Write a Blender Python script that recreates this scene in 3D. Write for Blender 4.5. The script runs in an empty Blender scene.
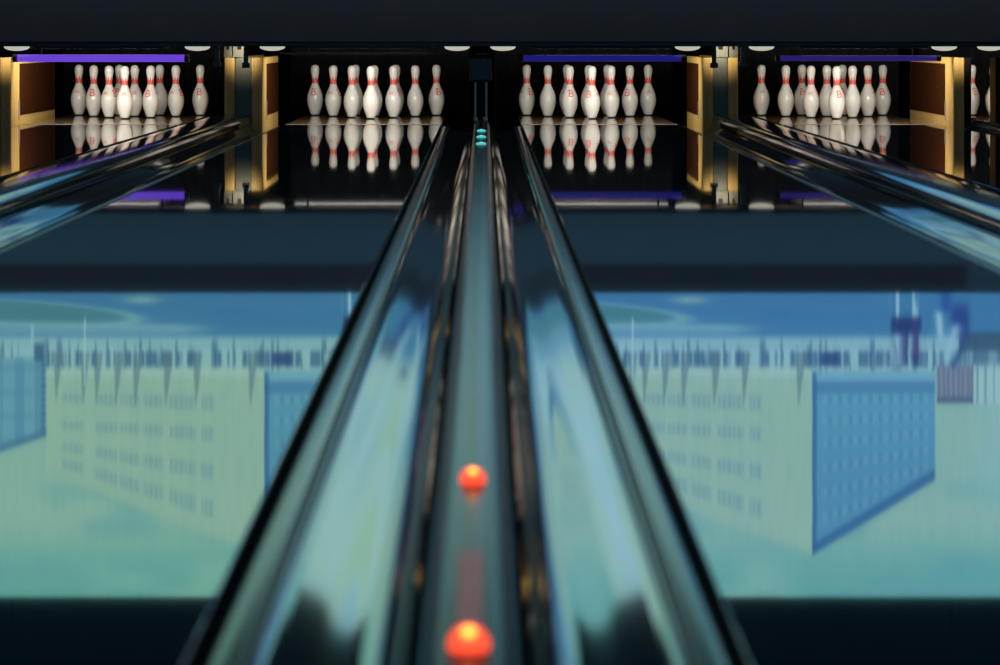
import bpy, bmesh, math
import numpy as np
from mathutils import Vector

scene = bpy.context.scene
COL = scene.collection
R = math.radians

# ------------------------------------------------------------------ helpers
def link(o, parent=None):
    COL.objects.link(o)
    if parent is not None:
        o.parent = parent
    return o

def tag(o, label=None, cat=None, group=None, kind=None):
    if label: o['label'] = label
    if cat: o['category'] = cat
    if group: o['group'] = group
    if kind: o['kind'] = kind
    return o

def empty(name, loc=(0, 0, 0), rz=0.0):
    o = bpy.data.objects.new(name, None)
    o.empty_display_size = 0.05
    o.location = loc
    o.rotation_euler = (0, 0, rz)
    return link(o)

def mesh_obj(name, verts, faces, mat, parent=None, smooth=False, loc=(0, 0, 0), recalc=True):
    me = bpy.data.meshes.new(name)
    me.from_pydata([tuple(v) for v in verts], [], [tuple(f) for f in faces])
    if recalc:
        bm = bmesh.new(); bm.from_mesh(me)
        bmesh.ops.recalc_face_normals(bm, faces=bm.faces)
        bm.to_mesh(me); bm.free()
    me.materials.append(mat)
    if smooth:
        for p in me.polygons: p.use_smooth = True
    me.update()
    o = bpy.data.objects.new(name, me)
    o.location = loc
    return link(o, parent)

def bevel(o, w, seg=2):
    m = o.modifiers.new('bevel', 'BEVEL')
    m.width = w; m.segments = seg; m.limit_method = 'ANGLE'; m.angle_limit = R(35)
    return o

class MB:
    """collects boxes, prisms and lathes for one mesh"""
    def __init__(self): self.v = []; self.f = []
    def add(self, vs, fs):
        n = len(self.v); self.v += [tuple(p) for p in vs]
        self.f += [tuple(i + n for i in f) for f in fs]; return self
    def box(self, x0, x1, y0, y1, z0, z1):
        vs = [(x, y, z) for x in (x0, x1) for y in (y0, y1) for z in (z0, z1)]
        return self.add(vs, [(0, 1, 3, 2), (4, 6, 7, 5), (0, 4, 5, 1), (2, 3, 7, 6), (0, 2, 6, 4), (1, 5, 7, 3)])
    def prism_y(self, prof, y0, y1, rings=1):
        """closed (x,z) profile extruded along y"""
        n = len(prof); vs = []; fs = []
        for k in range(rings + 1):
            y = y0 + (y1 - y0) * k / rings
            vs += [(x, y, z) for x, z in prof]
        for k in range(rings):
            for i in range(n):
                j = (i + 1) % n
                fs.append((k * n + i, k * n + j, (k + 1) * n + j, (k + 1) * n + i))
        fs.append(tuple(range(n))); fs.append(tuple(range(rings * n, rings * n + n)))
        return self.add(vs, fs)
    def lathe(self, prof, c=(0, 0, 0), n=32):
        """(r,z) profile about z; r == 0 ends close with a pole"""
        vs = []; fs = []; rows = []
        for r, z in prof:
            if r < 1e-6:
                rows.append([len(vs)]); vs.append((c[0], c[1], c[2] + z))
            else:
                rows.append(list(range(len(vs), len(vs) + n)))
                vs += [(c[0] + r * math.cos(2 * math.pi * i / n), c[1] + r * math.sin(2 * math.pi * i / n), c[2] + z) for i in range(n)]
        for a, b in zip(rows, rows[1:]):
            for i in range(n):
                j = (i + 1) % n
                if len(a) == 1: fs.append((a[0], b[j], b[i]))
                elif len(b) == 1: fs.append((a[i], a[j], b[0]))
                else: fs.append((a[i], a[j], b[j], b[i]))
        return self.add(vs, fs)
    def tube_x(self, x0, x1, y, z, r, n=16):
        vs = []; fs = []
        for x in (x0, x1):
            vs += [(x, y + r * math.cos(2 * math.pi * i / n), z + r * math.sin(2 * math.pi * i / n)) for i in range(n)]
        for i in range(n):
            j = (i + 1) % n; fs.append((i, j, n + j, n + i))
        fs.append(tuple(range(n))); fs.append(tuple(range(n, 2 * n)))
        return self.add(vs, fs)
    def build(self, name, mat, parent=None, smooth=False, loc=(0, 0, 0)):
        return mesh_obj(name, self.v, self.f, mat, parent, smooth, loc)

def smooth_by_angle(o, deg=40):
    me = o.data
    for p in me.polygons: p.use_smooth = True
    bm = bmesh.new(); bm.from_mesh(me)
    for e in bm.edges:
        if len(e.link_faces) == 2 and e.calc_face_angle(0) > R(deg): e.smooth = False
    bm.to_mesh(me); bm.free()
    return o

def copy_tree(o, parent=None):
    c = o.copy(); link(c, parent)
    for ch in o.children: copy_tree(ch, c)
    return c

def lin(c):
    c = np.asarray(c, float) / 255.0
    return np.where(c <= 0.04045, c / 12.92, ((c + 0.055) / 1.055) ** 2.4)

# ------------------------------------------------------------------ materials
def mat(name, color, rough=0.5, metal=0.0, ior=1.5, coat=0.0, coat_rough=0.03, emit=None, estr=0.0,
        noise=None, bump=None, spec=0.5):
    m = bpy.data.materials.new(name); m.use_nodes = True
    nt = m.node_tree; b = nt.nodes['Principled BSDF']
    b.inputs['Base Color'].default_value = (*color, 1)
    b.inputs['Roughness'].default_value = rough
    b.inputs['Metallic'].default_value = metal
    b.inputs['IOR'].default_value = ior
    b.inputs['Coat Weight'].default_value = coat
    b.inputs['Coat Roughness'].default_value = coat_rough
    b.inputs['Specular IOR Level'].default_value = spec
    if emit is not None:
        b.inputs['Emission Color'].default_value = (*emit, 1)
        b.inputs['Emission Strength'].default_value = estr
    if noise or bump:
        tc = nt.nodes.new('ShaderNodeTexCoord')
    if noise:     # (scale xyz, other colour, contrast)
        sc, c2, lo, hi = noise
        mp = nt.nodes.new('ShaderNodeMapping'); mp.inputs['Scale'].default_value = sc
        nz = nt.nodes.new('ShaderNodeTexNoise'); nz.inputs['Scale'].default_value = 1.0; nz.inputs['Detail'].default_value = 4
        rp = nt.nodes.new('ShaderNodeValToRGB')
        rp.color_ramp.elements[0].position = lo; rp.color_ramp.elements[0].color = (*color, 1)
        rp.color_ramp.elements[1].position = hi; rp.color_ramp.elements[1].color = (*c2, 1)
        nt.links.new(tc.outputs['Object'], mp.inputs['Vector']); nt.links.new(mp.outputs['Vector'], nz.inputs['Vector'])
        nt.links.new(nz.outputs['Fac'], rp.inputs['Fac']); nt.links.new(rp.outputs['Color'], b.inputs['Base Color'])
    if bump:      # (scale xyz, strength, distance)
        sc, st, di = bump
        mp = nt.nodes.new('ShaderNodeMapping'); mp.inputs['Scale'].default_value = sc
        nz = nt.nodes.new('ShaderNodeTexNoise'); nz.inputs['Scale'].default_value = 1.0; nz.inputs['Detail'].default_value = 2
        bp = nt.nodes.new('ShaderNodeBump'); bp.inputs['Strength'].default_value = st; bp.inputs['Distance'].default_value = di
        nt.links.new(tc.outputs['Object'], mp.inputs['Vector']); nt.links.new(mp.outputs['Vector'], nz.inputs['Vector'])
        nt.links.new(nz.outputs['Fac'], bp.inputs['Height']); nt.links.new(bp.outputs['Normal'], b.inputs['Normal'])
    return m

IOR_LANE = 1.75
M = {}
M['lane'] = mat('lacquered_dark_lane', (0.020, 0.045, 0.060), rough=0.026, ior=IOR_LANE,
                noise=((38, 0.25, 1), (0.016, 0.038, 0.052), 0.35, 0.7), bump=((9, 0.35, 1), 0.06, 0.0012))
M['deck'] = mat('varnished_pin_deck', (0.20, 0.13, 0.07), rough=0.05, ior=1.6,
                noise=((30, 1.5, 1), (0.13, 0.08, 0.045), 0.3, 0.7))
M['seam'] = mat('pale_seam_strip', (0.62, 0.50, 0.44), rough=0.4)
M['joint'] = mat('pale_joint_line', (0.30, 0.30, 0.30), rough=0.4)
M['gutter'] = mat('glossy_gutter_plastic', (0.020, 0.042, 0.052), rough=0.05, ior=2.1,
                  bump=((5, 0.5, 5), 0.02, 0.004))
M['gutter_lip'] = mat('gutter_flange', (0.012, 0.036, 0.048), rough=0.14, ior=1.25)
M['cap'] = mat('satin_division_cap', (0.008, 0.034, 0.046), rough=0.20, ior=1.2,
               noise=((60, 0.6, 40), (0.014, 0.046, 0.060), 0.4, 0.7))
M['cap_big'] = mat('glossy_ball_track_cover', (0.012, 0.028, 0.036), rough=0.06, ior=1.8, bump=((6, 0.7, 6), 0.15, 0.004))
M['pin'] = mat('white_pin_plastic', (0.80, 0.78, 0.72), rough=0.22, ior=1.5, noise=((25, 25, 14), (0.74, 0.71, 0.64), 0.45, 0.75))
M['red'] = mat('red_pin_print', (0.78, 0.11, 0.08), rough=0.35)
M['pin_base'] = mat('pin_base_shadow', (0.02, 0.02, 0.02), rough=0.5)
M['mask'] = mat('charcoal_masking_panel', (0.115, 0.100, 0.108), rough=0.12, noise=((4, 4, 4), (0.095, 0.092, 0.104), 0.3, 0.7))
M['black'] = mat('matt_black', (0.006, 0.006, 0.007), rough=0.6, spec=0.15)
M['black_metal'] = mat('black_painted_metal', (0.006, 0.006, 0.007), rough=0.35)
M['curtain'] = mat('black_pit_curtain', (0.006, 0.006, 0.007), rough=0.9, spec=0.0, noise=((30, 30, 4), (0.009, 0.009, 0.009), 0.4, 0.7))
M['grey_metal'] = mat('grey_metal', (0.20, 0.185, 0.15), rough=0.5, metal=0.0)
M['dull_metal'] = mat('dull_metal_plate', (0.14, 0.14, 0.115), rough=0.45, metal=0.4)
M['gold'] = mat('laminated_wood', (0.72, 0.47, 0.14), rough=0.40, noise=((90, 90, 2.0), (0.48, 0.29, 0.07), 0.35, 0.7))
M['brown'] = mat('brown_kick_panel', (0.045, 0.015, 0.005), rough=0.8, spec=0.0, noise=((3, 14, 60), (0.030, 0.010, 0.004), 0.35, 0.7))
M['strip'] = mat('worn_steel_strip', (0.42, 0.33, 0.29), rough=0.4, metal=0.4)
M['dome'] = mat('opal_lamp_dome', (0.8, 0.8, 0.75), rough=0.4, emit=(0.80, 0.78, 0.64), estr=0.62)
M['glow_plate'] = mat('hood_underside_glow', (0.8, 0.8, 0.8), rough=0.5, emit=(0.9, 0.88, 0.82), estr=1.3)
M['violet'] = mat('violet_tube', (0.2, 0.1, 0.4), rough=0.4, emit=tuple(lin((106, 66, 214))), estr=0.95)
M['blue_dim'] = mat('blue_tube', (0.05, 0.05, 0.3), rough=0.4, emit=tuple(lin((30, 25, 118))), estr=0.8)
M['indigo'] = mat('indigo_tube', (0.05, 0.05, 0.3), rough=0.4, emit=tuple(lin((45, 33, 118))), estr=0.7)
M['tube_off'] = mat('unlit_tube', (0.10, 0.10, 0.12), rough=0.3)
M['lamp_red'] = mat('red_lamp_lens', (0.6, 0.1, 0.05), rough=0.3, emit=(1.0, 0.075, 0.03), estr=1.6)
M['lamp_core'] = mat('orange_lamp_core', (0.9, 0.5, 0.1), rough=0.3, emit=(1.0, 0.36, 0.04), estr=4.0)
M['lamp_cyan'] = mat('cyan_lamp_lens', (0.2, 0.6, 0.6), rough=0.3, emit=(0.08, 0.55, 0.56), estr=1.0)
M['cyan_core'] = mat('cyan_lamp_core', (0.2, 0.6, 0.6), rough=0.3, emit=(0.25, 0.85, 0.85), estr=1.2)
M['floor'] = mat('dark_subfloor', (0.015, 0.015, 0.017), rough=0.8, noise=((3, 3, 3), (0.010, 0.010, 0.012), 0.4, 0.7))
M['approach'] = mat('approach_boards', (0.16, 0.10, 0.055), rough=0.15, noise=((22, 0.6, 1), (0.10, 0.06, 0.03), 0.3, 0.7))
M['wall'] = mat('dark_wall_paint', (0.022, 0.024, 0.030), rough=0.8, noise=((1.5, 1.5, 1.5), (0.016, 0.018, 0.024), 0.4, 0.7))
M['ceil'] = mat('black_ceiling', (0.012, 0.014, 0.018), rough=0.9, noise=((2, 2, 2), (0.009, 0.010, 0.014), 0.4, 0.7))

# ------------------------------------------------------------------ layout (metres; lanes run along +Y)
LANE_C = [-2.591, -0.813, 0.780, 2.547, 4.109]
HALF = 0.527
Y0, YDECK, YEND = 0.30, 17.20, 19.60
YHEAD = 18.30
FLOOR = -0.15

# ------------------------------------------------------------------ setting
def struct(name, mb, m):
    return tag(mb.build(name, m), kind='structure')
struct('floor', MB().box(-8.6, 8.6, -6, 21.2, FLOOR - 0.1, FLOOR), M['floor'])
struct('ceiling', MB().box(-8.6, 8.6, -6, 21.2, 3.5, 3.6), M['ceil'])
struct('wall_left', MB().box(-8.7, -8.6, -6, 21.2, FLOOR - 0.1, 3.6), M['wall'])
struct('wall_right', MB().box(8.6, 8.7, -6, 21.2, FLOOR - 0.1, 3.6), M['wall'])
struct('wall_back', MB().box(-8.7, 8.7, -6.1, -6, FLOOR - 0.1, 3.6), M['wall'])
struct('wall_far', MB().box(-8.7, 8.7, 21.2, 21.3, FLOOR - 0.1, 3.6), M['curtain'])
tag(struct('floor_approach', MB().box(-8.6, 8.6, -6, 0.28, FLOOR, 0.0), M['approach']))

# ------------------------------------------------------------------ lanes
def lane_names(i):
    return ['farthest left of the lanes, under the bright violet tube',
            'left of the central narrow cap, under the unlit tube',
            'right of the central narrow cap, under the blue tube',
            'beyond the right-hand ball track cover, under the indigo tube',
            'cut off by the right picture edge behind a dark post'][i]
for i, cx in enumerate(LANE_C):
    t = empty('bowling_lane', (cx, Y0, 0))
    tag(t, 'glossy dark bowling lane ' + lane_names(i), 'bowling lane', 'glossy dark bowling lanes')
    joints = [0.0, 13.34 - Y0, YDECK - Y0 - 0.13]
    for a, b in zip(joints, joints[1:]):
        bevel(MB().box(-HALF + 0.0022, HALF - 0.0022, a + 0.001, b - 0.0015, FLOOR, 0).build('lane_panel', M['lane'], t), 0.002, 1)
    for sx in (-1, 1):
        MB().box(*sorted((sx * HALF, sx * (HALF - 0.002))), 0.001, joints[-1] - 0.0015, FLOOR, -0.0006).build('edge_strip', M['black'], t)
    bevel(MB().box(-HALF, HALF, YDECK - Y0 + 0.012, YEND - Y0, FLOOR, 0).build('pin_deck', M['deck'], t), 0.002, 1)
    tag(MB().box(-HALF, HALF, YDECK - Y0 - 0.128, YDECK - Y0 + 0.010, FLOOR, 0.0008).build('seam_strip', M['seam'], t), 'pale strip where the pin deck meets the lane')

# ------------------------------------------------------------------ gutters and caps between the lanes
def spline(P, m=6):
    out = []
    for i in range(len(P) - 1):
        p0 = P[max(0, i - 1)]; p1 = P[i]; p2 = P[i + 1]; p3 = P[min(len(P) - 1, i + 2)]
        for k in range(m):
            t = k / m
            out.append(tuple(0.5 * (2 * p1[j] + (p2[j] - p0[j]) * t + (2 * p0[j] - 5 * p1[j] + 4 * p2[j] - p3[j]) * t * t + (3 * p1[j] - p0[j] - 3 * p2[j] + p3[j]) * t ** 3) for j in (0, 1)))
    return out + [P[-1]]

def gutter_profile(w_in, w_out, depth, lip):
    """half profile from the cap side (u=w_in) to the lane side (u=w_out), closed down to the floor"""
    a, b, d = w_in, w_out - lip, depth
    key = [(a, -0.004), (a + 0.007, -0.26 * d), (a + 0.018, -0.52 * d), (a + 0.030, -0.76 * d), (a + 0.040, -0.90 * d), (a + 0.052, -0.98 * d), (a + 0.064, -d),
           ((a + b) / 2 + 0.02, -d - 0.0022), (b - 0.026, -d), (b - 0.017, -0.95 * d), (b - 0.009, -0.86 * d), (b - 0.003, -0.72 * d)]
    tr = spline(key) + [(b, -0.55 * d), (b, FLOOR), (a, FLOOR)]
    fl = [(b + 0.0003, FLOOR), (b + 0.0003, -0.016), (b + 0.007, -0.0150), (b + 0.009, -0.0125), (b + 0.013, -0.0120), (w_out - 0.0075, -0.0120), (w_out - 0.0052, -0.0145), (w_out - 0.0048, -0.06), (w_out - 0.001, -0.06), (w_out - 0.001, FLOOR)]
    return tr, fl

def make_gutter(xc, side, half_gap, w_in, depth, lip, label, y1=17.15, seams=()):
    prof, flange = ([(side * u, z) for u, z in q] for q in gutter_profile(w_in, half_gap - 0.002, depth, lip))
    t = empty('gutter', (xc, Y0, 0)); tag(t, label, 'gutter', 'gutters along the lanes')
    edges = [0.0] + [s - Y0 for s in seams] + [y1 - Y0]
    for a, b in zip(edges, edges[1:]):
        smooth_by_angle(MB().prism_y(prof, a + 0.001, b - 0.001, 1).build('trough', M['gutter'], t), 50)
    smooth_by_angle(MB().prism_y(flange, 0.001, y1 - Y0 - 0.001).build('flange', M['gutter_lip'], t), 50)
    ub = half_gap - 0.002 - lip
    bead = [(side * u, z) for u, z in ((ub - 0.001, -0.022), (ub - 0.001, -0.0125), (ub + 0.001, -0.0105), (ub + 0.0075, -0.0105), (ub + 0.0085, -0.0119), (ub + 0.0085, -0.022))]
    MB().prism_y(bead, 0.002, y1 - Y0 - 0.002).build('edge_bead', M['black_metal'], t)
    return t

def cap_obj(name, xc, prof, m, label, cat, y1=17.15, end=None):
    t = empty(name, (xc, Y0, 0)); tag(t, label, cat)
    full = prof + [(-u, z) for u, z in reversed(prof) if u > 1e-6]
    o = MB().prism_y(full, 0, y1 - Y0, 1).build('cover', m, t)
    smooth_by_angle(o, 38)
    return t

XC = -0.0140                                   # centre of the narrow cap
NG = (LANE_C[2] - LANE_C[1]) / 2 - HALF        # half of the narrow gap
make_gutter(XC, -1, NG, 0.059, 0.038, 0.048, 'dark glossy gutter on the left of the narrow cap with lamps', seams=(6.1, 12.2))
make_gutter(XC, 1, NG, 0.059, 0.038, 0.048, 'dark glossy gutter on the right of the narrow cap with lamps', seams=(6.1, 12.2))
narrow = [(0.056, FLOOR), (0.056, -0.022), (0.052, -0.004), (0.046, 0.012), (0.037, 0.024), (0.029, 0.0295), (0.025, 0.031), (0.013, 0.0325), (0.0, 0.033)]
cap_obj('division_cap', XC, narrow, M['cap'], 'narrow teal cap between two gutters carrying red and cyan lamps', 'lane divider')

XL = (LANE_C[0] + LANE_C[1]) / 2; WGL = (LANE_C[1] - LANE_C[0]) / 2 - HALF
XR = (LANE_C[2] + LANE_C[3]) / 2; WGR = (LANE_C[3] - LANE_C[2]) / 2 - HALF
wide = [(0.122, FLOOR), (0.122, 0.030), (0.119, 0.046), (0.112, 0.058), (0.102, 0.066), (0.088, 0.070), (0.05, 0.0715), (0.0, 0.072)]
for xc, hg, nm in ((XL, WGL, 'left'), (XR, WGR, 'right')):
    o_side = 'far-left' if nm == 'left' else 'far-right'
    make_gutter(xc, -1 if nm == 'right' else 1, hg, 0.126, 0.050, 0.045, 'wide glossy gutter on the near side of the %s ball track cover' % nm, seams=((10.0,) if nm == 'right' else (6.0, 8.6)))
    make_gutter(xc, 1 if nm == 'right' else -1, hg, 0.126, 0.050, 0.045, 'gutter hidden beyond the %s ball track cover, beside the %s lane' % (nm, o_side), seams=(10.0,))
    cap_obj('ball_track_cover', xc, wide, M['cap_big'], 'wide rounded dark ball track cover on the %s, ending at the gold columns' % nm, 'ball track cover')
# outer gaps
for xc, s, nm in ((LANE_C[0] - HALF - NG, 1, 'left'), (LANE_C[3] + HALF + NG, -1, 'right')):
    make_gutter(xc, s, NG, 0.059, 0.038, 0.048, 'gutter at the outer edge of the far-%s lane' % nm)
    if nm == 'right':
        make_gutter(xc + 0.003, 1, LANE_C[4] - HALF - xc - 0.005, 0.059, 0.038, 0.048, 'gutter beside the lane cut off by the right edge')
    cap_obj('division_cap', xc, narrow, M['cap'], 'narrow cap without lamps at the outer edge of the far-%s lane' % nm, 'lane divider')

# lamps standing on the narrow cap
def lamp(y, lens, core, label, r, fl=0.8):
    t = empty('cap_lamp', (XC, y, 0.0330)); tag(t, label, 'lamp', 'lamps along the narrow cap')
    n = 8
    prof = [(0.0, 0.0)] + [(r * math.cos(a), 0.003 + fl * r * math.sin(a)) for a in [math.pi / 2 * k / n for k in range(n)]] + [(0, 0.003 + fl * r)]
    prof.insert(1, (r, 0.0))
    ln = MB().lathe(prof, n=24).build('lens', lens, t, smooth=True)
    c = r * (0.34 if fl > 0.5 else 0.22)
    prof = [(0, -c * 0.8)] + [(c * math.cos(a), c * 0.8 * math.sin(a)) for a in [-math.pi / 2 + math.pi * k / 8 for k in range(1, 8)]] + [(0, c * 0.8)]
    MB().lathe(prof, c=(0, -r * 0.52, 0.003 + 0.74 * fl * r), n=16).build('core', core, ln, smooth=True)
lamp(2.365, M['lamp_red'], M['lamp_core'], 'glowing red-orange lamp nearest the camera on the narrow cap', 0.0190, 1.0)
lamp(3.245, M['lamp_red'], M['lamp_core'], 'smaller-looking red lamp, second from the front on the narrow cap', 0.0160, 1.0)
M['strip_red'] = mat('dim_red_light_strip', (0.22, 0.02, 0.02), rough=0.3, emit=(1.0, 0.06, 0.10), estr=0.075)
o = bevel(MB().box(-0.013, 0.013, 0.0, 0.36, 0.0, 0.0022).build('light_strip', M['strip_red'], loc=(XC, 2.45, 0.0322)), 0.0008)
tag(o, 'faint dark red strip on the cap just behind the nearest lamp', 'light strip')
lamp(13.26, M['lamp_cyan'], M['cyan_core'], 'lowest in the photo of the three cyan lamps far down the cap', 0.027, 0.34)
lamp(14.16, M['lamp_cyan'], M['cyan_core'], 'middle one of the three cyan lamps far down the cap', 0.027, 0.34)
lamp(15.05, M['lamp_cyan'], M['cyan_core'], 'farthest of the three cyan lamps, just before the centre post', 0.027, 0.34)

# ------------------------------------------------------------------ pins
IN = 0.0254
PROF_IN = [(0.75, 0.0), (1.0155, 0.06), (1.22, 0.35), (1.414, 0.75), (1.70, 1.5), (1.953, 2.25), (2.13, 2.8), (2.255, 3.375), (2.35, 3.95), (2.383, 4.5), (2.36, 5.2), (2.2815, 5.875),
           (2.10, 6.55), (1.8515, 7.25), (1.54, 7.95), (1.236, 8.625), (1.085, 9.0), (0.9825, 9.375), (0.91, 9.7), (0.8985, 10.0), (0.908, 10.4), (0.935, 10.875), (0.985, 11.3), (1.047, 11.75),
           (1.13, 12.2), (1.203, 12.625), (1.262, 13.1), (1.2735, 13.5), (1.23, 13.95), (1.12, 14.35), (0.93, 14.65), (0.66, 14.87), (0.34, 14.975), (0.0, 15.0)]
PZ = np.array([p[1] for p in PROF_IN]) * IN; PR = np.array([p[0] for p in PROF_IN]) * IN
def pin_r(z): return float(np.interp(z, PZ, PR))
def on_pin(ang, z, off):        # ang 0 faces -Y, positive towards +X
    r = pin_r(z) + off
    return (r * math.sin(ang), -r * math.cos(ang), z)

def stroke(mb, pts, w, zc, a0=0.0, off=0.0007):
    """thick polyline (x across, z up; metres) wrapped on the pin round height zc"""
    rr = pin_r(zc); P = []
    for (x0, z0), (x1, z1) in zip(pts, pts[1:]):
        L = math.hypot(x1 - x0, z1 - z0); n = max(1, int(L / 0.004))
        for k in range(n): P.append((x0 + (x1 - x0) * k / n, z0 + (z1 - z0) * k / n))
    P.append(pts[-1]); vs = []; fs = []
    for i, (x, z) in enumerate(P):
        a = P[max(0, i - 1)]; b = P[min(len(P) - 1, i + 1)]
        dx, dz = b[0] - a[0], b[1] - a[1]; l = math.hypot(dx, dz) or 1; nx, nz = -dz / l, dx / l
        for s in (-1, 1):
            vs.append(on_pin(a0 + (x + s * nx * w / 2) / rr, zc + z + s * nz * w / 2, off))
    for i in range(len(P) - 1):
        fs.append((2 * i, 2 * i + 1, 2 * i + 3, 2 * i + 2))
    mb.add(vs, fs)

def make_pin():
    t = empty('bowling_pin')
    prof = [(r * IN, z * IN) for r, z in PROF_IN]
    body = [(pin_r(0.007), 0.007)] + [p for p in prof if p[1] > 0.008]
    MB().lathe([(0, 0.007)] + body, n=36).build('body', M['pin'], t, smooth=True)
    base = [(0, 0), (0.0185, 0), (0.0245, 0.0015), (0.0262, 0.007), (0, 0.007)]  # base ring, black so that it also paints the shadow gap
    tag(MB().lathe(base, n=28).build('base_ring', M['pin_base'], t), 'black base ring with painted shadow gap under the white pin')
    # neck print: a band with flames rising from it
    n = 96; vs = []; fs = []; rows = 6
    for i in range(n):
        a = 2 * math.pi * i / n
        ph = (a * 8 / (2 * math.pi)) % 1.0
        tri = max(0.0, 1 - abs(ph - 0.5) / 0.42)
        top = 0.2720 + 0.029 * tri ** 1.3
        bot = 0.2435 - 0.004 * (1 - tri)
        for k in range(rows + 1):
            vs.append(on_pin(a, bot + (top - bot) * k / rows, 0.0007))
    for i in range(n):
        j = (i + 1) % n
        for k in range(rows):
            fs.append((i * (rows + 1) + k, j * (rows + 1) + k, j * (rows + 1) + k + 1, i * (rows + 1) + k + 1))
    tag(mesh_obj('neck_band', vs, fs, M['red'], t, smooth=True), 'red flame-edged band round the neck')
    # letter emblem
    mb = MB(); h = 0.022
    stroke(mb, [(-0.012, -h), (-0.012, h)], 0.0078, 0.178)
    arc = lambda cx, cz, rx, rz: [(cx + rx * math.cos(a), cz + rz * math.sin(a)) for a in [math.pi / 2 - math.pi * k / 10 for k in range(11)]]
    stroke(mb, [(-0.016, h)] + arc(0.002, h * 0.52, 0.011, h * 0.48) + [(-0.010, h * 0.04)], 0.0070, 0.178)
    stroke(mb, [(-0.010, h * 0.04)] + arc(0.004, -h * 0.48, 0.013, h * 0.52) + [(-0.016, -h)], 0.0070, 0.178)
    stroke(mb, [(-0.024, h * 0.5), (-0.020, h * 1.1), (-0.008, h * 1.25)], 0.004, 0.178)
    tag(mb.build('letter_emblem', M['red'], t, smooth=True), 'red letter B emblem on the shoulder')
    # crown emblems on the sides
    for sgn in (-1, 1):
        mb = MB(); a0 = sgn * R(88)
        stroke(mb, [(-0.015, 0.004), (-0.008, -0.004), (0, 0.011), (0.008, -0.004), (0.015, 0.004)], 0.0036, 0.181, a0)
        stroke(mb, [(-0.015, -0.009), (0.015, -0.009)], 0.0036, 0.181, a0)
        tag(mb.build('crown_emblem', M['red'], t, smooth=True), 'small red crown mark on the side')
    return t

PIN_OFF = {1: (0, 0), 2: (-.1524, .264), 3: (.1524, .264), 4: (-.3048, .528), 5: (0, .528), 6: (.3048, .528),
           7: (-.4572, .792), 8: (-.1524, .792), 9: (.1524, .792), 10: (.4572, .792)}
X_, N_ = 90, 178
PIN_ANG = [
    {7: X_ - 8, 4: -6, 2: X_ - 25, 8: -10, 1: X_, 5: X_ + 4, 3: -20, 9: N_, 6: 60, 10: -4},
    {7: -12, 4: 66, 2: N_, 8: N_, 1: N_, 5: N_, 3: 68, 9: 40, 6: N_ - 12, 10: 18},
    {7: 34, 4: N_, 2: 10, 8: N_, 1: -32, 5: N_, 3: 70, 9: N_, 6: -28, 10: 88},
    {7: 92, 4: 130, 8: -2, 2: 74, 5: N_, 1: 14, 9: -6, 3: N_, 6: 140, 10: -14},
    {7: 24, 4: N_}]
POS = {1: 'head pin', 2: 'second row left', 3: 'second row right',
       4: 'third row left', 5: 'third row centre, behind the head pin', 6: 'third row right',
       7: 'back row left corner', 8: 'back row inner left', 9: 'back row inner right', 10: 'back row right corner'}
WHERE = ['far-left lane', 'lane left of centre post', 'lane right of centre post', 'indigo-lit far-right lane', 'lane past the right edge']
GRP = ['pins on the far-left lane', 'pins on the lane left of the centre post', 'pins on the lane right of the centre post', 'pins on the lane under the indigo tube', 'pins glimpsed on the lane at the right edge']
proto = make_pin(); first = True
for i, angs in enumerate(PIN_ANG):
    for p, a in angs.items():
        t = proto if first else copy_tree(proto); first = False
        dx, dy = PIN_OFF[p]
        if i == 4: dx += {7: 0.022, 4: -0.020}[p]      # slightly off their spots
        t.location = (LANE_C[i] + dx, YHEAD + dy, 0.0005); t.rotation_euler = (0, 0, R(a))
        mark = ' with red B,' if abs(a) < 45 else ','
        tag(t, 'white bowling pin%s %s, %s' % (mark, POS[p], WHERE[i]), 'bowling pin', GRP[i])

# ------------------------------------------------------------------ masking unit, light rail, lamps
def masking(x0, x1, label):
    o = bevel(MB().box(x0, x1, 16.58, 16.92, 0.558, 3.48).build('masking_panel', M['mask']), 0.004)
    tag(o, label, 'masking panel')
masking(-8.55, 8.55, 'long plain charcoal masking panel above all the pins')

rail = MB().box(-8.5, 8.5, 16.60, 16.90, 0.530, 0.557).build('light_rail', M['black_metal'])
tag(bevel(rail, 0.003), 'long black rail under the masking panels holding the lamps', 'light rail')

PXM = 2536 / 16.66
dome_lbl = ['at the left picture edge', 'left of the left gold columns', 'right of the left gold columns', 'just left of the centre post',
            'just right of the centre post', 'left of the right gold columns', 'right of the right gold columns', 'above the far-right brown panel', 'cut by the right picture edge']
for px, l in zip((16, 197, 272, 457, 503, 688, 762, 945, 991), dome_lbl):
    r = 0.084
    prof = [(0, 0), (r, 0)] + [(r * math.cos(a), -0.005 - 0.026 * math.sin(a)) for a in [math.pi / 2 * k / 8 for k in range(1, 8)]] + [(0, -0.031)]
    o = MB().lathe(prof, c=(0, 0, 0), n=32).build('dome_lamp', M['dome'], smooth=True, loc=((px - 483.8) / PXM, 16.69, 0.5318))
    tag(o, 'small white dome lamp under the black rail ' + l, 'dome lamp', 'dome lamps under the rail')

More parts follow.
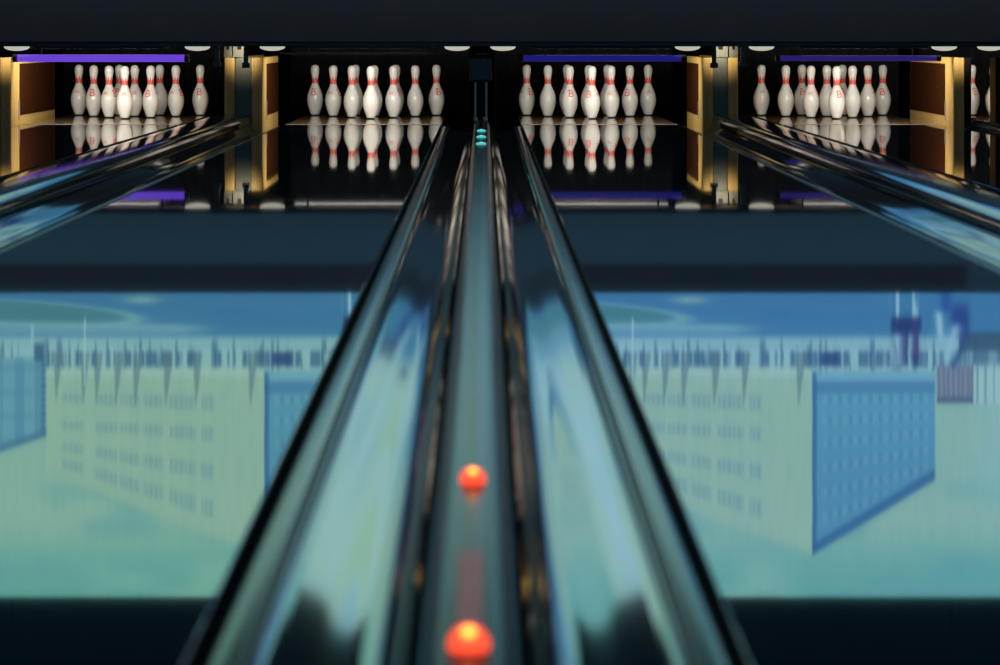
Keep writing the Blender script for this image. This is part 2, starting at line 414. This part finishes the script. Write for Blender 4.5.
tubes = [(-3.07, -1.97, 'violet', 'bright violet tube light above the far-left lane', 0.024),
         (-1.31, -0.28, 'tube_off', 'thin unlit tube above the lane left of the centre post', 0.006),
         (0.26, 1.30, 'blue_dim', 'dim blue tube light above the lane right of the centre post', 0.021),
         (1.95, 2.98, 'indigo', 'dim indigo tube light right of the right gold columns', 0.018)]
for x0, x1, m, l, r in tubes:
    xc = (x0 + x1) / 2; zt = 0.452 if r > 0.01 else 0.482
    t = empty('tube_light', (xc, 16.70, zt)); tag(t, l, 'tube light', 'coloured tube lights')
    w = (x1 - x0) / 2
    smooth_by_angle(MB().tube_x(-w, w, 0, 0, r).build('tube', M[m], t), 50)
    for s in (-1, 1):
        MB().tube_x(s * (w + 0.0005), s * (w + 0.03), 0, 0, r * 1.08).build('end_cap', M['black_metal'], t)
        MB().box(s * (w - 0.15) - 0.006, s * (w - 0.15) + 0.006, r * 0.6, r * 0.6 + 0.012, 0, 0.5305 - zt).build('hanger', M['black_metal'], t)

# pin light hoods: black trough, bounce light underneath painted as a glowing plate
for i, cx in enumerate(LANE_C[:4]):
    t = empty('pin_light', (cx, 16.80, 0.5302))
    tag(t, 'low hooded pin light under the black rail, ' + WHERE[i], 'pin light', 'hooded pin lights')
    MB().box(-0.46, 0.46, -0.055, 0.46, -0.016, 0.0).build('hood', M['black_metal'], t)
    MB().box(-0.44, 0.44, -0.048, 0.048, -0.0161, -0.008).build('glow_plate', M['glow_plate'], t)

# small bracket plates and hooks by the gold columns
def bracket(px0, px1, y0p, y1p, label, m='grey_metal', Y=16.62):
    s = 2536 / Y
    x0, x1 = (px0 - 483.8) / s, (px1 - 483.8) / s
    z1, z0 = 0.605 - (y0p - 35) / s, 0.605 - (y1p - 35) / s
    t = empty('bracket_plate', ((x0 + x1) / 2, Y, z0)); tag(t, label, 'bracket', 'metal plates on the rail')
    w = (x1 - x0) / 2
    bevel(MB().box(-w, w, -0.006, 0, 0, z1 - z0).build('plate', M[m], t), 0.002)
    MB().box(-w * 0.3, w * 0.3, -0.010, -0.006, (z1 - z0) * 0.62, (z1 - z0) * 0.95).build('slot_cover', M['black'], t)
bracket(233, 246, 45.0, 57.3, 'pale grey metal plate under the rail above the left gold columns', Y=17.215)
bracket(224, 232, 45.0, 57.3, 'darker metal plate under the rail left of the pale plate', 'dull_metal', Y=17.215)
bracket(713, 728, 45.0, 57.3, 'pale grey metal plate under the rail above the right gold columns', Y=17.215)
bracket(729, 738, 45.0, 57.3, 'darker metal plate under the rail right of the pale plate', 'dull_metal', Y=17.215)

def hook(px, y0p, y1p, label, Y=16.98):
    s = 2536 / Y; x = (px - 483.8) / s
    z1, z0 = 0.605 - (y0p - 35) / s, 0.605 - (y1p - 35) / s
    t = empty('hanging_clip', (x, Y, z0)); tag(t, label, 'clip', 'black clips under the rail')
    bevel(MB().box(-0.015, 0.015, -0.01, 0.01, 0, 0.556 - z0).build('strap', M['black_metal'], t), 0.002)
    bevel(MB().box(-0.026, 0.026, -0.014, 0.014, 0.0, 0.035).build('jaw', M['black_metal'], t), 0.003)
hook(246, 57, 68, 'black clip hanging in front of the left gold columns')
hook(714, 57, 68, 'black clip hanging in front of the right gold columns')
hook(217, 57, 67, 'black clip hanging left of the left gold columns')
hook(743, 57, 67, 'black clip hanging right of the right gold columns')

# ------------------------------------------------------------------ kickback partitions
KZ1 = 0.452
def kickback(xf, s, label, wide=0.075, ln=1.3):
    """xf: x of the face towards the pins, s: +1 when that face looks to +X; board runs back along the lane"""
    t = empty('kickback_board', (xf, 17.2, FLOOR)); tag(t, label, 'partition board', 'wooden boards beside the pins')
    z1 = KZ1 - FLOOR
    b = MB().box(*sorted((0, -s * wide)), 0, ln, 0, z1).build('board', M['gold'], t); bevel(b, 0.004)
    ins = MB().box(*sorted((s * 0.0005, s * 0.004)), 0.30, ln - 0.03, 0.20, z1 - 0.045).build('kick_panel', M['brown'], t)
    tag(ins, 'dark brown panel let into the side of the board')
    MB().box(*sorted((s * 0.0005, s * 0.006)), 0.265, 0.29, 0.17, 0.30).build('hinge_plate', M['strip'], ins)
kickback(-1.500, 1, 'right board of the left gold pair, dark brown panel on its side')
kickback(1.482, -1, 'left board of the right gold pair, dark brown panel on its side')
kickback(-3.205, 1, 'gold board with wide brown panel at the left picture edge', ln=1.75)
kickback(3.184, -1, 'gold board with wide brown panel right of the indigo-lit pins', ln=1.75)
def column(x0, x1, m, name, label, cat, grp=None, y0=17.2, y1=17.6, mats=None):
    o = bevel(MB().box(-(x1 - x0) / 2, (x1 - x0) / 2, 0, y1 - y0, 0, KZ1 - FLOOR).build(name, M[m], loc=((x0 + x1) / 2, y0, FLOOR)), 0.003)
    tag(o, label, cat, grp)
column(-1.757, -1.690, 'gold', 'gold_column', 'leftmost gold wooden column of the left gold pair', 'column', 'gold wooden columns', y1=19.5)
column(1.655, 1.723, 'gold', 'gold_column', 'rightmost gold wooden column of the right gold pair', 'column', 'gold wooden columns', y1=19.5)
column(-1.688, -1.578, 'dull_metal', 'infill_plate', 'grey metal plate between the two gold boards on the left', 'metal plate', 'grey plates between gold boards', y0=17.23, y1=17.25)
column(1.560, 1.653, 'dull_metal', 'infill_plate', 'grey metal plate between the two gold boards on the right', 'metal plate', 'grey plates between gold boards', y0=17.23, y1=17.25)
column(3.262, 3.306, 'black', 'dark_post', 'thin black post beside the far-right gold board', 'post', y1=17.5)
column(3.472, 3.55, 'black', 'dark_post', 'black post at the right picture edge covering half a pin', 'post', y1=17.4)
column(-3.40, -3.29, 'black', 'dark_post', 'black post at the left picture edge beside the gold board', 'post', y1=17.5)

# centre post
t = empty('centre_post', (XC, 17.2, FLOOR)); tag(t, 'slim black post at the end of the narrow cap with two steel strips', 'post')
bevel(MB().box(-0.050, 0.040, 0.01, 2.3, 0, 0.62).build('post_board', M['black'], t), 0.004)
for x in (-0.052, 0.022):
    MB().box(x + 0.002, x + 0.016, 0.0, 0.0098, 0.20, 0.435).build('steel_strip', M['strip'], t)
hb = bevel(MB().box(-0.085, 0.068, -0.03, 0.0095, 0.44, 0.605).build('head_block', M['black_metal'], t), 0.01, 3)
for x in (-0.045, 0.015):
    MB().lathe([(0, 0), (0.007, 0), (0.006, 0.003), (0, 0.005)], n=12).build('bolt_head', M['grey_metal'], hb).location = (x, -0.0335, 0.585)
for x in (-0.055, 0.012):
    bevel(MB().box(x, x + 0.028, -0.012, 0.0095, 0.175, 0.197).build('foot_clip', M['strip'], t), 0.003)

# pit curtains behind the pins
for i, cx in enumerate(LANE_C):
    n = 40; vs = []; fs = []
    w = 0.70
    for k in range(n + 1):
        x = -w + 2 * w * k / n; d = 0.012 * math.sin(k * 1.3) + 0.006 * math.sin(k * 3.1)
        for z in (FLOOR, 0.9):
            vs.append((x, d, z)); vs.append((x, d + 0.01, z))
    for k in range(n):
        a = 4 * k; b = 4 * (k + 1)
        fs += [(a, a + 2, b + 2, b), (a + 1, b + 1, b + 3, a + 3), (a, b, b + 1, a + 1), (a + 2, a + 3, b + 3, b + 2)]
    fs += [(0, 1, 3, 2), (4 * n, 4 * n + 2, 4 * n + 3, 4 * n + 1)]
    o = mesh_obj('pit_curtain', vs, fs, M['curtain'], smooth=True, loc=(cx, 19.85, 0))
    tag(o, 'black curtain hanging behind the pins, ' + WHERE[i], 'curtain', 'black pit curtains')

# ------------------------------------------------------------------ luminous picture screens over the lanes
F = 2536.0; H_CAM = 0.605; Y_SCR = 15.56
SCR_W = 3.362; Z0S = 258 / (F / Y_SCR) - H_CAM; Z1S = 562 / (F / Y_SCR) - H_CAM
def picture(W, H, tint, quiet):
    """the city view: u = 0..548 left to right, v = 597 (top) .. 293 (bottom)"""
    rng = np.random.default_rng(7)
    u = np.linspace(0, 548, W)[None, :] * np.ones((H, 1)); v = np.linspace(293, 597, H)[:, None] * np.ones((1, W))
    def noise(sx, sy, seed):
        g = np.random.default_rng(seed).random((int(304 / sy) + 3, int(548 / sx) + 3))
        x = u / sx; y = (v - 293) / sy; i = x.astype(int); j = y.astype(int); fx = x - i; fy = y - j
        fx = fx * fx * (3 - 2 * fx); fy = fy * fy * (3 - 2 * fy)
        return (g[j, i] * (1 - fx) + g[j, i + 1] * fx) * (1 - fy) + (g[j + 1, i] * (1 - fx) + g[j + 1, i + 1] * fx) * fy
    ss = lambda a, b, x: np.clip((x - a) / (b - a + 1e-9), 0, 1) ** 2 * (3 - 2 * np.clip((x - a) / (b - a + 1e-9), 0, 1))
    band = lambda x, a, b, s=1.5: ss(a - s, a + s, x) * (1 - ss(b - s, b + s, x))
    C = np.zeros((H, W, 3))
    def put(mask, c):
        nonlocal C
        C = C * (1 - mask[..., None]) + np.array(c, float) * mask[..., None]
    # sky
    put(np.ones((H, W)), (148, 188, 170))
    cl = noise(90, 40, 1) * 0.6 + noise(40, 18, 2) * 0.4
    put(ss(515, 580, v) * 0.9, (104, 174, 164))
    put(ss(0.5, 0.8, cl) * ss(430, 520, v) * 0.55, (100, 168, 168))
    put(ss(0.45, 0.15, cl) * ss(500, 585, v) * 0.6, (150, 196, 172))
    put(ss(460, 520, u) * (1 - ss(470, 560, v)) * 0.5, (150, 196, 190))
    # street water and plaza
    put(1 - ss(338, 346, v), (66, 128, 170))
    put((1 - ss(315, 346, v)) * noise(60, 5, 5) * 0.35, (50, 108, 158))
    e = ((u - 62) / 138.0) ** 2 + ((v - 311 - 0.055 * (u - 62) * (u > 62)) / 11.5) ** 2
    put(np.exp(-((e - 1) / 0.22) ** 2) * 0.6, (150, 196, 186)); put((1 - ss(0.75, 1.0, e)), (70, 130, 140))
    put(np.exp(-((u - 208) / 18) ** 2 - ((v - 300) / 3) ** 2) * 0.8, (160, 195, 180))
    put(np.exp(-((v - 326 - 0.012 * (u - 160)) / 3.2) ** 2) * (1 - ss(230, 300, u)) * 0.6, (150, 195, 195))
    put(np.exp(-((v - 331) / 4.0) ** 2) * (1 - ss(238, 290, u)) * 0.55, (140, 188, 196))
    put(band(v, 337, 372, 4) * 0.9, (150, 194, 198))
    put(np.exp(-((v - 345) / 3.0) ** 2) * noise(50, 6, 11) * 0.5, (110, 160, 186))
    # far trees and people along the quay
    tr = noise(5, 60, 3) * 0.6 + noise(2.2, 60, 4) * 0.4
    put(band(v, 351, 367, 3) * ss(0.38, 0.66, tr) * (u > 112) * 0.75, (54, 94, 132))
    put(band(v, 340, 372, 6) * ss(0.62, 0.8, noise(3, 80, 8)) * 0.55, (58, 92, 130))
    put(band(u, 338, 358, 4) * band(v, 352, 366, 2) * 0.9, (40, 66, 122))
    # main pale block
    roof = 473 + (u - 112) / 219.0 * 82
    main = band(u, 112, 331, 1.0) * ss(365, 372, v) * (1 - ss(-2, 2, v - roof))
    put(main, (156, 190, 168)); put(main * (1 - ss(372, 380, v)) * 0.7, (175, 208, 196))
    put(main * ss(-12, -2, v - roof) * 0.10, (128, 168, 158))
    s = (u - 132) / 146.0
    cols = [(128, 150), (162, 183), (186, 206), (209, 230), (236, 262), (268, 280)]
    for r_, (va, vb, h) in enumerate([(398, 403, 16), (425, 434, 14), (447, 472, 15), (464, 509, 17)]):
        vc = va + (vb - va) * s; hh = h * (0.55 + 0.45 * np.clip(s, 0, 1.2)) / 2
        for a, b in cols:
            m = band(u, a, b, 1.2) * ss(-1.5, 1.5, hh - np.abs(v - vc)) * main
            put(m * 0.27, (100, 148, 168)); put(m * (np.sin(u * 1.25) > 0.2) * 0.18, (80, 130, 160))
    # blue side block
    roof2 = 555 - (u - 331) / 123.0 * 75
    blue = band(u, 331, 454, 0.9) * ss(370, 374, v) * (1 - ss(-1.5, 1.5, v - roof2))
    put(blue, (92, 156, 184)); put(blue * ss(400, 480, v) * 0.6, (82, 144, 174)); put(blue * (1 - ss(376, 384, v)) * 0.6, (140, 192, 205))
    put(blue * band(v, 382, 393, 3) * 0.5, (56, 110, 160))
    put(blue * ss(-13, -9, v - roof2) * 0.85, (46, 98, 148)); put(blue * (1 - ss(334, 337, u)) * 0.75, (52, 102, 150))
    q = (u - 331) / 123.0
    for va, vb in ((400, 398), (422, 415), (445, 432), (470, 449), (496, 466), (522, 477)):
        vc = va + (vb - va) * q
        m = ss(-1.5, 1.5, 4.2 - np.abs(v - vc)) * blue * (u > 340) * (u < 450) * (v < roof2 - 16)
        put(m * ss(-0.4, 0.4, np.sin((u - 331) * 0.62)) * 0.24, (138, 186, 198)); put(m * ss(0.3, 0.8, -np.sin((u - 331) * 0.62)) * 0.2, (44, 96, 140))
    # left blue block
    roof0 = 452 - (u - 67) / 45.0 * 16
    b0 = (1 - ss(111, 113, u)) * ss(62, 68, u) * ss(355, 360, v) * (1 - ss(-1.5, 1.5, v - roof0))
    put(b0, (108, 164, 184)); put(b0 * (np.sin(u * 0.30 + 1.2) > 0.2) * 0.5, (78, 136, 168)); put(b0 * (np.sin(v * 0.26) > 0.5) * 0.3, (80, 138, 170))
    put(b0 * ss(-9, -5, v - roof0) * 0.8, (62, 112, 150)); put(b0 * ss(106, 109, u) * (np.sin(v * 0.9) > -0.3) * 0.8, (58, 104, 144))
    # brown kiosk and pale shed with dark roof
    put(band(u, 456, 493, 1) * band(v, 366, 403, 1.5) * 0.9, (112, 116, 140)); put(band(u, 456, 493, 1) * band(v, 366, 400, 1) * (np.sin(u * 1.3) > 0.3) * 0.5, (146, 158, 172))
    put(band(u, 456, 493, 1) * band(v, 397, 403, 1.5) * 0.8, (62, 84, 124))
    put((u > 493) * band(v, 364, 404, 1.5) * 0.8, (168, 202, 200)); put((u > 493) * band(v, 364, 404, 1.5) * (np.sin(u * 0.75) > 0.75) * 0.6, (100, 140, 158))
    put((u > 478) * band(v, 332 , 352, 3) * 0.9, (56, 84, 110)); put((u > 478) * band(v, 352, 366, 2) * 0.5, (90, 130, 150))
    # tapering cypresses along the block
    for uc, h in ((122, 402), (149, 404), (162, 404), (182, 406), (201, 408), (232, 410), (262, 405), (317, 408)):
        hw = 4.6 * np.clip((h - v) / 50.0, 0, 1) ** 0.9
        put(ss(-1.2, 1.2, hw - np.abs(u - uc - 2.5 * (h - v) / 50.0)) * band(v, 352, h, 2) * (v > 350) * 0.62, (94, 124, 136))
    put(band(u, 150, 152, 0.7) * band(v, 318, 385, 2) * 0.7, (178, 214, 214))
    put(band(u, 100, 110, 2) * band(v, 343, 361, 3) * 0.8, (50, 88, 128)); put(band(u, 97, 100, 0.8) * band(v, 326, 345, 2) * 0.7, (160, 200, 210))
    # walkers close to the viewer
    put(band(u, 410, 437, 2) * band(v, 291, 320, 3) * ss(0.45, 0.6, noise(4, 60, 21)) * 0.8, (170, 204, 214))
    put(band(u, 410, 440, 2.5) * band(v, 317, 333, 4) * 0.92, (40, 54, 108)); put(band(u, 412, 443, 4) * band(v, 330, 366, 4) * ss(0.35, 0.6, noise(5, 60, 22)) * 0.85, (46, 66, 118))
    put(np.exp(-((u - 418) / 4) ** 2) * band(v, 335, 366, 3) * 0.6, (170, 205, 215)); put(np.exp(-((u - 434) / 5) ** 2 - ((v - 345) / 12) ** 2) * 0.7, (104, 84, 140))
    put(np.exp(-((u - 479) / 9.5) ** 4 - ((v - 321) / 18) ** 4) * 0.9, (40, 62, 134)); put(np.exp(-((u - 465) / 6) ** 2) * band(v, 291, 312, 4) * 0.9, (44, 84, 160))
    put(np.exp(-((u - 458 - (v - 320) * 0.08) / 4) ** 2) * band(v, 312, 338, 4) * 0.85, (170, 208, 214)); put(np.exp(-((u - 469 + (v - 350) * 0.25) / 6) ** 2) * band(v, 325, 362, 5) * 0.8, (160, 200, 214))
    put(np.exp(-((u - 480 + (v - 350) * 0.45) / 4) ** 2) * band(v, 338, 367, 3) * 0.85, (52, 84, 130))
    qm = (band(u + np.clip(v - 372, 0, 110) * 0.5, quiet[0], 640, 3) if quiet[0] > 0 else band(u, quiet[0], quiet[1], 3)) * ss(350, 358, v)
    put(qm, (164, 202, 204)); put(qm * ss(0.45, 0.8, noise(16, 200, 41)) * 0.6, (160, 198, 160)); put(qm * ss(0.5, 0.85, noise(13, 150, 42)) * 0.5, (116, 172, 196))
    put(noise(3, 30, 31) * 0.10, (90, 140, 160))
    L = lin(C); L = L * 0.94 + 0.06 * (L @ np.array([0.2126, 0.7152, 0.0722]))[..., None]; L = L * np.array(tint)
    cth = (v - 35) / np.sqrt(F ** 2 + (v - 35) ** 2)          # how strongly varnish mirrors at that slope
    g = np.sqrt(IOR_LANE ** 2 - 1 + cth ** 2); A = (g - cth) / (g + cth)
    Rf = 0.5 * A ** 2 * (1 + ((cth * (g + cth) - 1) / (cth * (g - cth) + 1)) ** 2)
    return L / Rf[..., None] * PIC_GAIN
PIC_GAIN = 0.80

def screen(x0, tint, label, quiet):
    t = empty('picture_screen', (x0 + SCR_W / 2, Y_SCR, Z0S)); tag(t, label, 'screen', 'luminous city screens')
    W, H = 411, 229
    pic = picture(W, H, tint, quiet)
    xs = np.linspace(-SCR_W / 2 + 0.004, SCR_W / 2 - 0.004, W); zs = np.linspace(0, Z1S - Z0S, H)
    verts = np.stack([np.tile(xs, H), np.zeros(W * H), np.repeat(zs, W)], 1)
    idx = np.arange(W * H).reshape(H, W)
    faces = np.stack([idx[:-1, :-1], idx[:-1, 1:], idx[1:, 1:], idx[1:, :-1]], -1).reshape(-1, 4)
    me = bpy.data.meshes.new('picture'); me.from_pydata(verts.tolist(), [], faces.tolist())
    at = me.color_attributes.new('picture', 'FLOAT_COLOR', 'POINT')
    at.data.foreach_set('color', np.concatenate([pic.reshape(-1, 3), np.ones((W * H, 1))], 1).astype(np.float32).ravel())
    m = bpy.data.materials.new('luminous_city_view'); m.use_nodes = True; nt = m.node_tree; nt.nodes.clear()
    ca = nt.nodes.new('ShaderNodeVertexColor'); ca.layer_name = 'picture'
    em = nt.nodes.new('ShaderNodeEmission'); em.inputs['Strength'].default_value = 1.0
    out = nt.nodes.new('ShaderNodeOutputMaterial')
    nt.links.new(ca.outputs['Color'], em.inputs['Color']); nt.links.new(em.outputs['Emission'], out.inputs['Surface'])
    me.materials.append(m); me.update()
    o = bpy.data.objects.new('picture', me); link(o, t)
    bevel(MB().box(-SCR_W / 2 + 0.002, SCR_W / 2 - 0.002, 0.004, 0.05, 0, Z1S - Z0S).build('casing', M['black_metal'], t), 0.004)
    for s in (-1, 1):
        MB().box(s * 1.2 - 0.015, s * 1.2 + 0.015, 0.012, 0.042, Z1S - Z0S, 3.5 - Z0S).build('hanger', M['black_metal'], t)
screen(XC - SCR_W, (0.86, 1.0, 0.97), 'luminous city picture mirrored upside down in the two left lanes', (392, 560))
screen(XC, (0.85, 1.0, 1.14), 'luminous city picture mirrored upside down in the two right lanes', (-10, 104))

# ------------------------------------------------------------------ lights of the place, plus added fill
def area(name, loc, rot, sx, sy, power, color):
    l = bpy.data.lights.new(name, 'AREA'); l.shape = 'RECTANGLE'; l.size = sx; l.size_y = sy; l.energy = power; l.color = color
    o = bpy.data.objects.new(name, l); o.location = loc; o.rotation_euler = rot; return link(o)
for i, cx in enumerate(LANE_C):
    # the lit side of each pin light looks back and down at the pins
    area('pin_light_glow', (cx, 17.24, 0.508), (R(70), 0, 0), 0.86, 0.05, 26.0 if i else 28.0, (1.0, 0.95, 0.86))

def spot(loc, target, power, angle, blend, color, name='column_lamp_glow'):
    l = bpy.data.lights.new(name, 'SPOT'); l.energy = power; l.spot_size = R(angle); l.spot_blend = blend; l.color = color; l.shadow_soft_size = 0.02
    o = bpy.data.objects.new(name, l); o.location = loc
    o.rotation_euler = (Vector(target) - Vector(loc)).to_track_quat('-Z', 'Y').to_euler(); return link(o)
for x in (-1.63, 1.61, -3.23, 3.21):
    spot((x, 16.96, 0.522), (x, 17.2, 0.480), 4.6, 80, 1.0, (1.0, 0.90, 0.68))

# dim lights: unseen fill added over the lanes, unseen wash added for the masking panel, the lit concourse behind the camera
for x in (-2.4, 0.0, 2.4):
    spot((x, 6.0, 3.4), (x, 6.0, 0), 120, 150, 1.0, (0.60, 0.80, 1.0), 'lane_fill_light')
area('mask_fill_light', (0, 15.80, 2.55), (R(26), 0, 0), 16.0, 0.10, 36, (0.86, 0.92, 1.0))
area('concourse_glow', (0, -4.5, 2.50), (R(90), 0, 0), 16.8, 1.15, 105, (0.15, 0.62, 1.0))

w = bpy.data.worlds.new('dark_hall'); scene.world = w; w.use_nodes = True
bg = w.node_tree.nodes['Background']; bg.inputs['Color'].default_value = (0.25, 0.4, 0.6, 1); bg.inputs['Strength'].default_value = 0.0

# ------------------------------------------------------------------ camera
cam = bpy.data.cameras.new('camera'); co = bpy.data.objects.new('camera', cam); link(co)
co.location = (0, 0, H_CAM); co.rotation_euler = (R(90), 0, 0)
cam.sensor_width = 36.0; cam.lens = 36.0 * F / 1000.0
cam.shift_x = 16.2 / 1000.0; cam.shift_y = -297.5 / 1000.0
cam.clip_start = 0.05; cam.clip_end = 100
cam.dof.use_dof = True; cam.dof.focus_distance = 18.3; cam.dof.aperture_fstop = 5.2
scene.camera = co

vs = scene.view_settings
vs.view_transform = 'Standard'; vs.look = 'None'; vs.gamma = 1.0; vs.use_curve_mapping = False; vs.exposure = 0.0
cy = scene.cycles
cy.use_denoising = True
cy.caustics_reflective = True; cy.caustics_refractive = False
cy.sample_clamp_indirect = 4.0
cy.max_bounces = 8
